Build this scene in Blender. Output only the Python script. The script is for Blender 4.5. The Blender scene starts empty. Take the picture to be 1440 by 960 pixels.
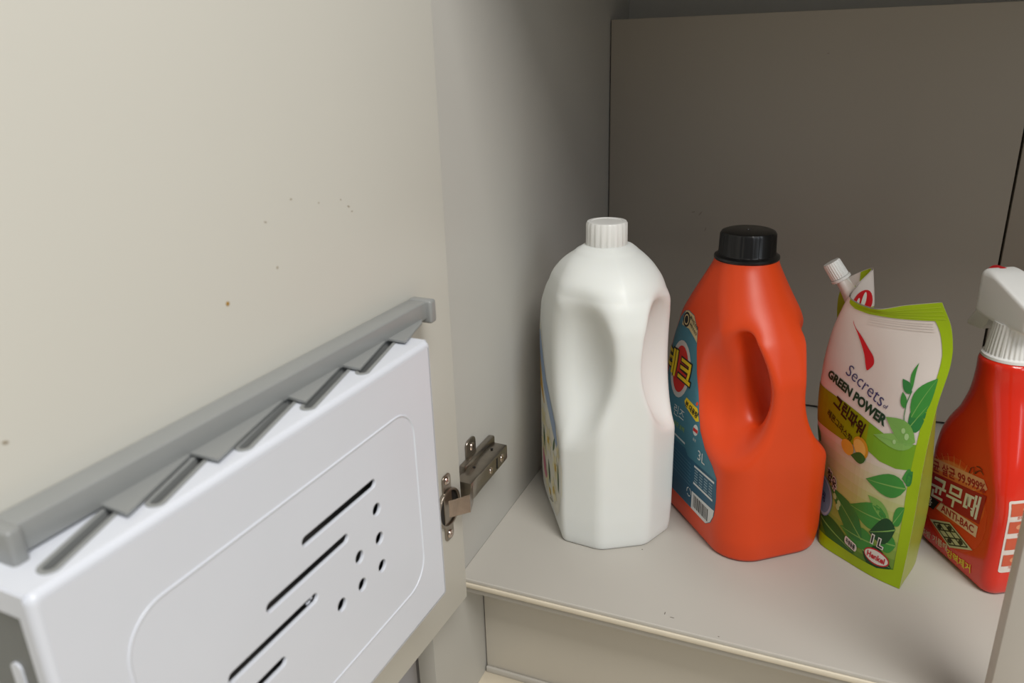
import bpy, bmesh, math, random
import numpy as np
from mathutils import Vector, Matrix
from mathutils.geometry import tessellate_polygon

random.seed(4)
scene = bpy.context.scene
COL = scene.collection
PI = math.pi

# ------------------------------------------------------------------ camera
CAM = np.array([0.30104, -0.5546, 0.47])
F_PX, YAW, PITCH, ROLL = 1103.32, 0.40570, 0.35389, -0.03177


def cam_axes():
    cy, sy = math.cos(YAW), math.sin(YAW)
    cp, sp = math.cos(PITCH), math.sin(PITCH)
    fw = np.array([-sy * cp, cy * cp, -sp])
    r = np.array([cy, sy, 0.0])
    u = np.cross(r, fw)
    cr, sr = math.cos(ROLL), math.sin(ROLL)
    return fw, r * cr + u * sr, -r * sr + u * cr


fw, rt, up = cam_axes()
cd = bpy.data.cameras.new('camera')
cam = bpy.data.objects.new('camera', cd)
COL.objects.link(cam)
cam.matrix_world = Matrix(((rt[0], up[0], -fw[0], CAM[0]), (rt[1], up[1], -fw[1], CAM[1]),
                           (rt[2], up[2], -fw[2], CAM[2]), (0, 0, 0, 1)))
cd.sensor_width = 36.0
cd.lens = F_PX * 36.0 / 1440.0
cd.clip_start = 0.01
cd.dof.use_dof = True
cd.dof.focus_distance = 0.78
cd.dof.aperture_fstop = 9.0
scene.camera = cam

# ------------------------------------------------------------------ light
scene.view_settings.view_transform = 'Standard'
scene.view_settings.look = 'None'
scene.view_settings.gamma = 1.0
scene.view_settings.use_curve_mapping = False
scene.view_settings.exposure = 0.0

world = bpy.data.worlds.new('room_light')
scene.world = world
world.use_nodes = True
bg = world.node_tree.nodes['Background']
bg.inputs[0].default_value = (1.0, 0.985, 0.955, 1)
bg.inputs[1].default_value = 0.18


def area(name, loc, target, sx, sy, power, col):
    l = bpy.data.lights.new(name, 'AREA')
    l.shape = 'RECTANGLE'
    l.size, l.size_y = sx, sy
    l.energy = power
    l.color = col
    o = bpy.data.objects.new(name, l)
    COL.objects.link(o)
    o.location = loc
    o.rotation_euler = (Vector(target) - Vector(loc)).to_track_quat('-Z', 'Y').to_euler()
    return o


area('ceiling_lamp', (1.25, -1.05, 2.20), (1.25, -1.05, 0), 1.1, 1.1, 62, (1.0, 0.975, 0.935))
area('window_light', (2.6, -1.7, 1.6), (0.0, 0.0, 0.3), 1.2, 1.2, 15, (0.84, 0.92, 1.0))


# ------------------------------------------------------------------ helpers
def lin(c):
    c = c / 255.0
    return c / 12.92 if c <= 0.04045 else ((c + 0.055) / 1.055) ** 2.4


MATS = {}


def mat(name, rgb, rough=0.5, spec=0.5, metal=0.0, var=0.04, scale=40.0, bump=0.0, sss=0.0, trans=0.0, coat=0.0):
    if name in MATS:
        return MATS[name]
    m = bpy.data.materials.new(name)
    m.use_nodes = True
    nt = m.node_tree
    b = nt.nodes['Principled BSDF']
    c = [lin(v) for v in rgb]
    tc = nt.nodes.new('ShaderNodeTexCoord')
    no = nt.nodes.new('ShaderNodeTexNoise')
    no.inputs['Scale'].default_value = scale
    no.inputs['Detail'].default_value = 4
    nt.links.new(tc.outputs['Object'], no.inputs['Vector'])
    cr = nt.nodes.new('ShaderNodeValToRGB')
    cr.color_ramp.elements[0].position = 0.3
    cr.color_ramp.elements[1].position = 0.7
    cr.color_ramp.elements[0].color = [max(0, v * (1 - var)) for v in c] + [1]
    cr.color_ramp.elements[1].color = [min(1, v * (1 + var)) for v in c] + [1]
    nt.links.new(no.outputs['Fac'], cr.inputs['Fac'])
    nt.links.new(cr.outputs['Color'], b.inputs['Base Color'])
    b.inputs['Roughness'].default_value = rough
    b.inputs['Specular IOR Level'].default_value = spec
    b.inputs['Metallic'].default_value = metal
    b.inputs['Coat Weight'].default_value = coat
    b.inputs['Transmission Weight'].default_value = trans
    if sss:
        b.inputs['Subsurface Weight'].default_value = sss
        b.inputs['Subsurface Radius'].default_value = (1, 0.95, 0.85)
        b.inputs['Subsurface Scale'].default_value = 0.012
    if bump:
        bp = nt.nodes.new('ShaderNodeBump')
        bp.inputs['Strength'].default_value = bump
        bp.inputs['Distance'].default_value = 0.001
        n2 = nt.nodes.new('ShaderNodeTexNoise')
        n2.inputs['Scale'].default_value = scale * 20
        nt.links.new(tc.outputs['Object'], n2.inputs['Vector'])
        nt.links.new(n2.outputs['Fac'], bp.inputs['Height'])
        nt.links.new(bp.outputs['Normal'], b.inputs['Normal'])
    MATS[name] = m
    return m


def link(o, parent=None):
    COL.objects.link(o)
    if parent is not None:
        o.parent = parent
    return o


def meshobj(name, verts, faces, m, parent=None, smooth=False, fix=True, angle=None):
    me = bpy.data.meshes.new(name)
    me.from_pydata([tuple(map(float, v)) for v in verts], [], [tuple(map(int, f)) for f in faces])
    if fix:
        bm = bmesh.new()
        bm.from_mesh(me)
        bmesh.ops.recalc_face_normals(bm, faces=bm.faces)
        bm.to_mesh(me)
        bm.free()
    if smooth:
        me.shade_smooth()
        if angle:
            me.set_sharp_from_angle(angle=math.radians(angle))
    me.materials.append(m)
    o = bpy.data.objects.new(name, me)
    return link(o, parent)


def bmobj(name, bm, m, parent=None, smooth=False, angle=None):
    me = bpy.data.meshes.new(name)
    bmesh.ops.recalc_face_normals(bm, faces=bm.faces)
    bm.to_mesh(me)
    bm.free()
    if smooth:
        me.shade_smooth()
        if angle:
            me.set_sharp_from_angle(angle=math.radians(angle))
    me.materials.append(m)
    return link(bpy.data.objects.new(name, me), parent)


def box_bm(lo, hi, bevel=0.0, seg=2):
    bm = bmesh.new()
    bmesh.ops.create_cube(bm, size=1.0)
    for v in bm.verts:
        for i in range(3):
            v.co[i] = lo[i] if v.co[i] < 0 else hi[i]
    if bevel:
        bmesh.ops.bevel(bm, geom=list(bm.edges), offset=bevel, segments=seg, affect='EDGES', profile=0.5)
    return bm


def box(name, lo, hi, m, parent=None, bevel=0.0, seg=2):
    return bmobj(name, box_bm(lo, hi, bevel, seg), m, parent, smooth=bevel > 0, angle=40)


def lathe(name, prof, m, parent=None, n=48, rib=None, mtx=None, angle=35):
    """prof: list of (r,z); rib(theta,r,z)->r"""
    verts, faces = [], []
    for (r, z) in prof:
        for k in range(n):
            t = 2 * PI * k / n
            rr = rib(t, r, z) if rib else r
            verts.append((rr * math.cos(t), rr * math.sin(t), z))
    for i in range(len(prof) - 1):
        for k in range(n):
            a, b = i * n + k, i * n + (k + 1) % n
            faces.append((a, b, b + n, a + n))
    faces.append(tuple(range(n)))
    faces.append(tuple(range((len(prof) - 1) * n, len(prof) * n)))
    if mtx is not None:
        verts = [mtx @ Vector(v) for v in verts]
    return meshobj(name, verts, faces, m, parent, smooth=True, angle=angle)


def empty(name, loc, rz, label, cat, group=None):
    o = bpy.data.objects.new(name, None)
    o.empty_display_size = 0.02
    o.location = loc
    o.rotation_euler = (0, 0, rz)
    o['label'] = label
    o['category'] = cat
    if group:
        o['group'] = group
    return link(o)


def structure(o, label=None):
    o['kind'] = 'structure'
    if label:
        o['label'] = label
    return o


# --- 2D shapes: (verts Nx2, faces)
def poly(pts):
    pts = [(float(a), float(b)) for a, b in pts]
    tri = tessellate_polygon([[Vector((a, b, 0)) for a, b in pts]])
    return np.array(pts), [tuple(t) for t in tri]


def ell(cx, cy, rx, ry, rot=0.0, n=24):
    c, s = math.cos(rot), math.sin(rot)
    return poly([(cx + rx * math.cos(t) * c - ry * math.sin(t) * s, cy + rx * math.cos(t) * s + ry * math.sin(t) * c)
                 for t in [2 * PI * k / n for k in range(n)]])


def leaf2(x0, y0, x1, y1, w, bend=0.0, n=8):
    """leaf from base to tip with max half width w"""
    d = np.array([x1 - x0, y1 - y0])
    L = np.hypot(*d)
    d = d / L
    nn = np.array([-d[1], d[0]])
    A, B = [], []
    for k in range(n + 1):
        t = k / n
        hw = w * math.sin(PI * t ** 0.8) if 0 < t < 1 else 0
        c = np.array([x0, y0]) + d * L * t + nn * bend * math.sin(PI * t)
        A.append(c + nn * hw)
        if 0 < k < n:
            B.append(c - nn * hw)
    return poly(A + B[::-1])


def rrect(x0, y0, x1, y1, r, n=5):
    pts = []
    for cx, cy, a in ((x1 - r, y1 - r, 0), (x0 + r, y1 - r, 90), (x0 + r, y0 + r, 180), (x1 - r, y0 + r, 270)):
        for k in range(n + 1):
            t = math.radians(a + 90 * k / n)
            pts.append((cx + r * math.cos(t), cy + r * math.sin(t)))
    return pts


def stroke2(pts, w):
    """polyline as ribbon"""
    P = np.array(pts, float)
    d = np.gradient(P, axis=0)
    d /= np.maximum(np.hypot(d[:, 0], d[:, 1]), 1e-9)[:, None]
    n = np.stack([-d[:, 1], d[:, 0]], 1)
    ww = np.array(w if hasattr(w, '__len__') else [w] * len(P))[:, None] / 2
    V = np.concatenate([P + n * ww, P - n * ww])
    k = len(P)
    return V, [(i, i + 1, k + i + 1, k + i) for i in range(k - 1)]


def text2(body, size, weight=0.0, shear=0.0, sx=1.0):
    """text centred at the origin, cap height about 0.7*size"""
    c = bpy.data.curves.new('lettering', 'FONT')
    c.body = body
    c.size = 1.0
    c.offset = weight
    c.resolution_u = 3
    c.align_x = 'CENTER'
    c.shear = shear
    o = bpy.data.objects.new('lettering', c)
    COL.objects.link(o)
    me = bpy.data.meshes.new_from_object(o.evaluated_get(bpy.context.evaluated_depsgraph_get()))
    V = np.array([(v.co.x, v.co.y) for v in me.vertices]) if len(me.vertices) else np.zeros((0, 2))
    Fc = [tuple(p.vertices) for p in me.polygons]
    bpy.data.objects.remove(o)
    bpy.data.curves.remove(c)
    bpy.data.meshes.remove(me)
    V[:, 0] -= (V[:, 0].min() + V[:, 0].max()) / 2
    V[:, 1] -= (V[:, 1].min() + V[:, 1].max()) / 2
    V *= size
    V[:, 0] *= sx
    return V, Fc


def xf(shape, ox, oy, rot=0.0, ax=None, ay=None):
    """place a 2D shape; optional explicit axes"""
    V, Fc = shape
    if ax is None:
        ax = (math.cos(rot), math.sin(rot))
        ay = (-math.sin(rot), math.cos(rot))
    W = np.stack([ox + V[:, 0] * ax[0] + V[:, 1] * ay[0], oy + V[:, 0] * ax[1] + V[:, 1] * ay[1]], 1)
    return W, Fc


def decal(name, shapes, mapf, off, m, parent, grid=0.005, thick=0.0):
    """flat print laid on a curved surface; mapf(N,2)->(pos,normal)"""
    bm = bmesh.new()
    for V, Fc in shapes:
        vs = [bm.verts.new((a, b, 0)) for a, b in V]
        for f in Fc:
            try:
                bm.faces.new([vs[i] for i in f])
            except ValueError:
                pass
    if grid:
        for ax in (0, 1):
            lo = min(v.co[ax] for v in bm.verts)
            hi = max(v.co[ax] for v in bm.verts)
            k = math.floor(lo / grid) + 1
            no = [0, 0, 0]
            no[ax] = 1
            while k * grid < hi:
                co = [0, 0, 0]
                co[ax] = k * grid
                bmesh.ops.bisect_plane(bm, geom=bm.verts[:] + bm.edges[:] + bm.faces[:], plane_co=co, plane_no=no)
                k += 1
    P2 = np.array([(v.co.x, v.co.y) for v in bm.verts])
    pos, nor = mapf(P2)
    pos = pos + nor * off
    for v, p in zip(bm.verts, pos):
        v.co = p
    # keep faces turned outwards
    bm.normal_update()
    bm.verts.index_update()
    flip = [f for f in bm.faces if np.dot(np.array(f.normal), nor[f.verts[0].index]) < 0]
    bmesh.ops.reverse_faces(bm, faces=flip)
    me = bpy.data.meshes.new(name)
    bm.to_mesh(me)
    bm.free()
    me.materials.append(m)
    return link(bpy.data.objects.new(name, me), parent)


# --- signed-distance modelling
def smax(a, b, k):
    h = np.clip(0.5 + 0.5 * (a - b) / k, 0, 1)
    return b + (a - b) * h + k * h * (1 - h)


def smin(a, b, k):
    return -smax(-a, -b, k)


def ssub(a, b, k):
    return smax(a, -b, k)


def table(zs, vs, sm=0.012, lo=-0.02, hi=0.36):
    Z = np.linspace(lo, hi, 761)
    V = np.interp(Z, zs, vs)
    w = max(1, int(sm / (Z[1] - Z[0])))
    ker = np.hanning(w * 2 + 3)
    ker /= ker.sum()
    pad = len(ker) // 2
    V = np.convolve(np.pad(V, pad, mode='edge'), ker, mode='valid')
    return lambda z: np.interp(z, Z, V)


def box2(x, y, a, b, r):
    qx, qy = np.abs(x) - (a - r), np.abs(y) - (b - r)
    return np.hypot(np.maximum(qx, 0), np.maximum(qy, 0)) + np.minimum(np.maximum(qx, qy), 0) - r


def ellip(x, y, z, c, r):
    dx, dy, dz = (x - c[0]) / r[0], (y - c[1]) / r[1], (z - c[2]) / r[2]
    k0 = np.sqrt(dx * dx + dy * dy + dz * dz)
    k1 = np.sqrt((dx / r[0]) ** 2 + (dy / r[1]) ** 2 + (dz / r[2]) ** 2) + 1e-9
    return k0 * (k0 - 1.0) / k1


def grad(f, P, h=4e-4):
    g = np.stack([f(P[:, 0] + h, P[:, 1], P[:, 2]) - f(P[:, 0] - h, P[:, 1], P[:, 2]),
                  f(P[:, 0], P[:, 1] + h, P[:, 2]) - f(P[:, 0], P[:, 1] - h, P[:, 2]),
                  f(P[:, 0], P[:, 1], P[:, 2] + h) - f(P[:, 0], P[:, 1], P[:, 2] - h)], 1) / (2 * h)
    return g


def sdf_object(name, f, lo, hi, h, m, parent):
    import openvdb
    ax = [np.arange(lo[i], hi[i] + h, h) for i in range(3)]
    X, Y, Z = np.meshgrid(*ax, indexing='ij')
    A = f(X, Y, Z).astype(np.float32)
    g = openvdb.FloatGrid(1.0)
    g.copyFromArray(A)
    pts, quads = g.convertToQuads(isovalue=0.0)
    P = np.array(lo) + np.asarray(pts, float) * h
    for _ in range(2):
        gr = grad(f, P)
        P = P - gr * (f(P[:, 0], P[:, 1], P[:, 2]) / np.maximum((gr * gr).sum(1), 1e-6))[:, None].clip(-h, h)
    o = meshobj(name, P, np.asarray(quads), m, parent, smooth=True)
    return o


def face_map(f, ydir=-1, y0=0.12):
    """map (x,z) to the side of an sdf body seen along the local y axis"""
    def g(P2):
        P = np.stack([P2[:, 0], np.full(len(P2), ydir * y0), P2[:, 1]], 1)
        for _ in range(60):
            d = f(P[:, 0], P[:, 1], P[:, 2])
            P[:, 1] -= ydir * np.clip(d * 0.7, -0.01, 0.01)
        n = grad(f, P)
        n /= np.linalg.norm(n, axis=1)[:, None]
        return P, n
    return g


def curve_plate(loops, thick, bevel=0.0, res=1):
    """filled 2D outline with holes -> (verts Nx3, faces); z from -thick to 0"""
    c = bpy.data.curves.new('outline', 'CURVE')
    c.dimensions = '2D'
    c.fill_mode = 'BOTH'
    c.extrude = thick / 2 - bevel
    c.bevel_depth = bevel
    c.bevel_resolution = res
    c.offset = -bevel
    for L in loops:
        sp = c.splines.new('POLY')
        sp.points.add(len(L) - 1)
        for p, (a, b) in zip(sp.points, L):
            p.co = (a, b, 0, 1)
        sp.use_cyclic_u = True
    o = bpy.data.objects.new('outline', c)
    COL.objects.link(o)
    me = bpy.data.meshes.new_from_object(o.evaluated_get(bpy.context.evaluated_depsgraph_get()))
    V = np.array([tuple(v.co) for v in me.vertices])
    Fc = [tuple(p.vertices) for p in me.polygons]
    V[:, 2] -= thick / 2
    bpy.data.objects.remove(o)
    bpy.data.curves.remove(c)
    bpy.data.meshes.remove(me)
    return V, Fc


def stadium(x0, y0, x1, y1, w, n=8):
    a = math.atan2(y1 - y0, x1 - x0)
    pts = []
    for k in range(n + 1):
        t = a - PI / 2 + PI * k / n
        pts.append((x1 + w / 2 * math.cos(t), y1 + w / 2 * math.sin(t)))
    for k in range(n + 1):
        t = a + PI / 2 + PI * k / n
        pts.append((x0 + w / 2 * math.cos(t), y0 + w / 2 * math.sin(t)))
    return pts


def tube(name, pts, r, m, parent, n=8, closed=False):
    P = [Vector(p) for p in pts]
    verts, faces = [], []
    N = len(P)
    for i, p in enumerate(P):
        if closed:
            d = P[(i + 1) % N] - P[i - 1]
        else:
            d = P[min(i + 1, N - 1)] - P[max(i - 1, 0)]
        d.normalize()
        a = d.orthogonal() if i == 0 else (prev - d * prev.dot(d))
        a.normalize()
        prev = a
        b = d.cross(a)
        for k in range(n):
            t = 2 * PI * k / n
            verts.append(p + (a * math.cos(t) + b * math.sin(t)) * r)
    for i in range(N if closed else N - 1):
        for k in range(n):
            faces.append((i * n + k, i * n + (k + 1) % n, ((i + 1) % N) * n + (k + 1) % n, ((i + 1) % N) * n + k))
    if not closed:
        faces.append(tuple(range(n)))
        faces.append(tuple(range((N - 1) * n, N * n)))
    return meshobj(name, verts, faces, m, parent, smooth=True, angle=60)


# ------------------------------------------------------------------ materials
M_wall = mat('grey_laminate', (186, 184, 178), 0.42, 0.4, var=0.015, scale=6, bump=0.02)
M_board = mat('board_laminate', (170, 162, 150), 0.45, 0.4, var=0.015, scale=6, bump=0.02)
M_shelf = mat('shelf_laminate', (184, 180, 172), 0.4, 0.4, var=0.015, scale=8, bump=0.02)
M_door = mat('door_laminate', (212, 210, 201), 0.38, 0.45, var=0.012, scale=5)
M_cream = mat('cream_strip', (222, 212, 192), 0.5)
M_edge = mat('edge_band', (196, 192, 184), 0.35)
M_kick = mat('kick_laminate', (214, 208, 196), 0.4, var=0.02, scale=6)
M_tile = mat('floor_vinyl', (200, 190, 170), 0.4, var=0.05, scale=12)
M_dark = mat('gap_shade', (46, 44, 42), 0.7)  # near-black that paints the shade of the gap under the back boards
M_box = mat('white_plastic', (220, 224, 233), 0.28, 0.5, var=0.01, scale=20)
M_gplas = mat('grey_plastic', (146, 148, 147), 0.32, 0.5, var=0.02, scale=30)
M_gdark = mat('dark_grey_plastic', (112, 114, 112), 0.4, var=0.02, scale=30)
M_inner = mat('inner_shade_grey', (98, 98, 100), 0.5)  # dark grey that paints shade into the inside of the knife box
M_nickel = mat('nickel_metal', (158, 150, 140), 0.28, metal=1.0, var=0.06, scale=120)
M_nickel2 = mat('bright_nickel', (205, 190, 180), 0.16, metal=1.0, var=0.03, scale=90)
M_hole = mat('black_recess', (22, 20, 18), 0.6)
M_jugw = mat('milky_hdpe', (233, 236, 233), 0.42, 0.4, var=0.01, scale=20, sss=0.35)
M_capw = mat('white_cap_plastic', (236, 236, 233), 0.35, var=0.01)
M_orange = mat('orange_hdpe', (230, 74, 26), 0.38, 0.4, var=0.02, scale=25)
M_capb = mat('black_cap_plastic', (16, 16, 17), 0.3, 0.5, var=0.05)
M_red = mat('glossy_red_pet', (222, 44, 22), 0.16, 0.5, var=0.02, scale=25, coat=0.3)


def ink(name, rgb, rough=0.4):
    return mat('ink_' + name, rgb, rough, 0.4, var=0.03, scale=60)


# ------------------------------------------------------------------ cabinet shell
ZF = -0.1545   # kitchen floor
ZT = 0.72      # underside of worktop
structure(box('floor_kitchen', (-1.6, -2.6, ZF - 0.03), (2.4, 0.6, ZF), M_tile), 'pale vinyl kitchen floor below the cabinet')
structure(box('wall_left', (-0.018, -0.057, ZF), (0, 0.61, ZT), M_wall, bevel=0.0006), 'grey laminate left side panel inside the cabinet')
fl = structure(box('floor', (0.0, 0.0, -0.0165), (1.05, 0.594, 0.0), M_shelf, bevel=0.0012), 'pale grey cabinet bottom with cream edge strip')
box('edge_strip', (0.0, -0.0028, -0.0092), (1.05, 0.0012, -0.0042), M_cream, fl, bevel=0.0012)
box('edge_band', (0.0, -0.0012, -0.0042), (1.05, 0.0008, -0.0004), M_edge, fl, bevel=0.0005)
wb = structure(box('wall_back', (-0.018, 0.594, -0.0165), (1.07, 0.61, ZT), M_wall), 'dark rear wall of the cabinet behind the grey boards')
box('board', (0.0014, 0.499, 0.0042), (0.4785, 0.515, 0.5042), M_board, wb, bevel=0.0008)
box('board', (0.4818, 0.503, 0.0042), (1.045, 0.519, 0.5042), M_board, wb, bevel=0.0008)
box('gap_shade_block', (0.02, 0.515, 0.0), (1.03, 0.594, 0.012), M_dark, wb)  # dark block painted in for the shade in the gap below the boards
structure(box('wall_right', (1.05, -0.057, ZF), (1.068, 0.61, ZT), M_wall), 'grey laminate right side panel of the cabinet')
structure(box('ceiling', (-0.6, -0.03, ZT), (1.7, 0.62, ZT + 0.04), M_wall), 'underside of the worktop above the cabinet')
kb = structure(box('baseboard_front', (0.0012, 0.048, ZF), (1.05, 0.064, -0.0165), M_kick, bevel=0.0006), 'cream kick board recessed below the cabinet bottom')
box('sealing_strip', (0.0012, 0.0445, ZF), (1.05, 0.048, ZF + 0.007), M_edge, kb, bevel=0.001)
structure(box('trim_1', (0.4316, -0.038, ZF), (0.470, -0.020, ZT), mat('stile_laminate', (196, 190, 182), 0.42, var=0.015), bevel=0.0008), 'pale front stile at the right of the cabinet opening')
structure(box('trim_2', (-0.50, -0.045, ZF + 0.02), (-0.0285, -0.026, -0.035), mat('lilac_grey_front', (196, 194, 198), 0.4, var=0.01), bevel=0.001), 'lilac grey lower front of the neighbouring cabinet')

# ------------------------------------------------------------------ door
TH = 0.04607
DO = np.array([0.0232, -0.030, 0.0052])   # inner hinge-side bottom corner
DROT = Matrix(((-math.sin(TH), math.cos(TH), 0, DO[0]), (-math.cos(TH), -math.sin(TH), 0, DO[1]), (0, 0, 1, DO[2]), (0, 0, 0, 1)))
# local: x = away from the hinge, y = out of the inner face (towards the opening), z = up


def dobj(name, lo, hi, m, parent=None, bevel=0.0):
    return box(name, lo, hi, m, parent, bevel)


door = box('door_1', (0.0, -0.018, 0.0), (0.44, 0.0, 0.705), M_door, bevel=0.0008)
door.matrix_world = DROT
structure(door, 'cream laminate cabinet door swung open at the left')
M_spot = mat('ochre_speck', (168, 130, 60), 0.6)
M_spot2 = mat('grey_brown_smear', (160, 148, 128), 0.6)

# ------------------------------------------------------------------ knife box
kn = empty('knife_box', (0, 0, 0), 0, 'white plastic knife box with slotted top mounted on the open cabinet door', 'knife box')
kn.matrix_world = DROT
U0, U1, W0, W1 = 0.0925, 0.3785, 0.082, 0.286


def dep(u):
    return 0.0378 + 0.0037 * (u - U0) / (U1 - U0)


def taper(V):
    """V in local (u, n, w) with nominal depth .0378"""
    V = np.array(V, float)
    V[:, 1] *= dep(V[:, 0]) / 0.0378
    return V


D0 = 0.0378
RR = 0.0032
# front face with slots and holes
loops = [rrect(U0 + RR, W0 + RR, U1 - RR, W1 - RR, 0.0015, 2)]
for (a, b, w) in ((0.168, 0.238, 0.2193), (0.1995, 0.2701, 0.1998), (0.2317, 0.301, 0.181), (0.2623, 0.333, 0.162)):
    loops.append(stadium(a + 0.0028, w, b - 0.0028, w, 0.0058))
for (u, w) in ((0.1694, 0.2004), (0.1695, 0.1794), (0.1911, 0.1797), (0.1695, 0.1588), (0.1913, 0.1597), (0.2123, 0.1602)):
    loops.append([(u + 0.0041 * math.cos(2 * PI * k / 20), w + 0.0041 * math.sin(2 * PI * k / 20)) for k in range(20)])
V, Fc = curve_plate(loops, 0.0024, 0.0005, 1)
fp = meshobj('front_panel', taper(np.stack([V[:, 0], D0 + V[:, 2], V[:, 1]], 1)), Fc, M_box, kn)
# rounded rim around the front face
ring_n = 6
outer = []
base = rrect(U0, W0, U1, W1, 0.004, 4)
cx, cy = (U0 + U1) / 2, (W0 + W1) / 2
verts, faces = [], []
for k in range(ring_n + 1):
    ph = PI / 2 * k / ring_n
    ins = RR * (1 - math.sin(ph))
    n_ = D0 - RR * (1 - math.cos(ph))
    L = rrect(U0 + ins, W0 + ins, U1 - ins, W1 - ins, max(0.004 - ins * 0.6, 0.001), 4)
    verts += [(a, n_, b) for a, b in L]
m_ = len(base)
for k in range(ring_n):
    for j in range(m_):
        faces.append((k * m_ + j, k * m_ + (j + 1) % m_, (k + 1) * m_ + (j + 1) % m_, (k + 1) * m_ + j))
meshobj('rounded_rim', taper(verts), faces, M_box, kn, smooth=True)
# top plate with slanted knife slots
SL = [(0.3655, 0.0284, 0.3225, 0.0165), (0.3155, 0.0290, 0.2715, 0.0170), (0.2615, 0.0290, 0.2065, 0.0150), (0.2120, 0.0290, 0.1565, 0.0150), (0.1592, 0.0280, 0.1060, 0.0150)]
SLW = 0.0070
loops = [[(U0 + 0.001, 0.0), (U1 - 0.001, 0.0), (U1 - 0.001, D0 - RR + 0.0001), (U0 + 0.001, D0 - RR + 0.0001)]]
for (a, b, c, d) in SL:
    loops.append(stadium(a - 0.003, b, c, d, SLW))
V, Fc = curve_plate(loops, 0.002)
meshobj('top_plate', taper(np.stack([V[:, 0], V[:, 1], W1 + V[:, 2]], 1)), Fc, M_box, kn)
for (a, b, c, d) in SL:
    V, Fc = curve_plate([stadium(a - 0.003, b, c, d, SLW + 0.0018), stadium(a - 0.003, b, c, d, SLW - 0.0024)], 0.016, 0.0003)
    meshobj('slot_liner', taper(np.stack([V[:, 0], V[:, 1], W1 + 0.0007 + V[:, 2]], 1)), Fc, M_gplas, kn)
meshobj('bottom_plate', taper([(U0, 0, W0), (U1, 0, W0), (U1, D0 - RR, W0), (U0, D0 - RR, W0), (U0, 0, W0 + .002), (U1, 0, W0 + .002), (U1, D0 - RR, W0 + .002), (U0, D0 - RR, W0 + .002)]),
        [(0, 1, 2, 3), (4, 5, 6, 7), (0, 1, 5, 4), (1, 2, 6, 5), (2, 3, 7, 6), (3, 0, 4, 7)], M_box, kn)


def slab(name, lo, hi, m, parent):
    bm = box_bm(lo, hi)
    for v in bm.verts:
        v.co.y *= dep(v.co.x) / D0
    return bmobj(name, bm, m, parent)


slab('side_wall', (U0, 0.0, W0), (U0 + 0.002, D0 - RR, W1 - 0.0005), M_box, kn)
ew = slab('side_wall', (U1 - 0.004, 0.0, W0), (U1 - 0.0022, D0 - RR, W1 - 0.0005), M_gdark, kn)
slab('side_rim', (U1 - 0.0022, 0.0, W1 - 0.011), (U1, D0 - RR, W1 - 0.0004), M_box, kn)
slab('side_rim', (U1 - 0.0022, 0.030, W0), (U1, D0 - RR, W1 - 0.011), M_box, kn)
V, Fc = curve_plate([stadium(0.016, 0.10, 0.016, 0.245, 0.0055)], 0.0012)
meshobj('side_slot', taper(np.stack([U1 - 0.0012 + V[:, 2], V[:, 0], V[:, 1]], 1)), Fc, M_box, ew)
slab('back_plate', (U0 + .002, 0.0004, W0 + .002), (U1 - .004, 0.002, W1 - .002), M_inner, kn)
slab('slot_shade_panel', (U0 + .010, 0.0215, W0 + .006), (U1 - .010, 0.023, W1 - .020), M_inner, kn)  # added dark sheet behind the front, so slots and holes look shaded inside
# raised moulding line on the front
L = rrect(0.1208, 0.1155, 0.3475, 0.2503, 0.021, 10)
tube('moulding_line', taper([(a, D0 - 0.0001, b) for a, b in L]), 0.00075, M_box, fp, n=8, closed=True)

box('burr', (0.2335, D0 - 0.0022, 0.1795), (0.2350, D0 - 0.0006, 0.1832), M_box, fp, bevel=0.0004)
box('burr', (0.2352, D0 - 0.0020, 0.1782), (0.2385, D0 - 0.0008, 0.1797), M_box, fp, bevel=0.0004)
# grey top rail with sawtooth tongues
WB, WP = 0.3004, 0.2893
rail = bmobj('rail', box_bm((0.0545, 0.0004, WP - 0.0022), (0.3635, 0.0152, WB), 0.0012, 3), M_gplas, kn, smooth=True, angle=40)
for u0_, u1_ in ((0.0510, 0.0590), (0.3610, 0.3680)):
    b_ = box_bm((u0_, 0.0002, WP - 0.0055), (u1_, 0.0190, WB + 0.0006), 0.0020, 3)
    bmobj('end_cap', b_, M_gplas, rail, smooth=True, angle=40)
TEETH = [((0.3263, 0.0150), (0.3270, 0.0315), (0.2785, 0.0160)), ((0.2770, 0.0150), (0.2766, 0.0322), (0.2109, 0.0150)),
         ((0.2069, 0.0150), (0.2083, 0.0287), (0.1601, 0.0150)), ((0.1571, 0.0150), (0.1575, 0.0283), (0.1109, 0.0150)),
         ((0.1075, 0.0150), (0.1071, 0.0280), (0.0700, 0.0180), (0.0650, 0.0150))]
for tpts in TEETH:
    V, Fc = curve_plate([[(tpts[0][0], 0.010)] + list(tpts) + [(tpts[-1][0], 0.010)]], 0.0020, 0.0004)
    meshobj('tongue', np.stack([V[:, 0], V[:, 1], WP + V[:, 2]], 1), Fc, M_gplas, rail)

# ------------------------------------------------------------------ hinge
hg = empty('cabinet_hinge', (0.0, 0.03, 0.085), 0, 'nickel concealed hinge joining the open door to the left panel', 'hinge')


def hpart(name, bm, m, parent=None, smooth=True):
    o = bmobj(name, bm, m, None, smooth=smooth, angle=35)
    o.parent = parent or hg
    if parent is None:
        o.matrix_parent_inverse = Matrix.Translation(Vector((0.0, -0.03, -0.085)))
    else:
        o.matrix_parent_inverse = Matrix.Identity(4)
    return o


HZ = 0.1010   # hinge arm height
HC = 0.1135   # cup height
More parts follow.
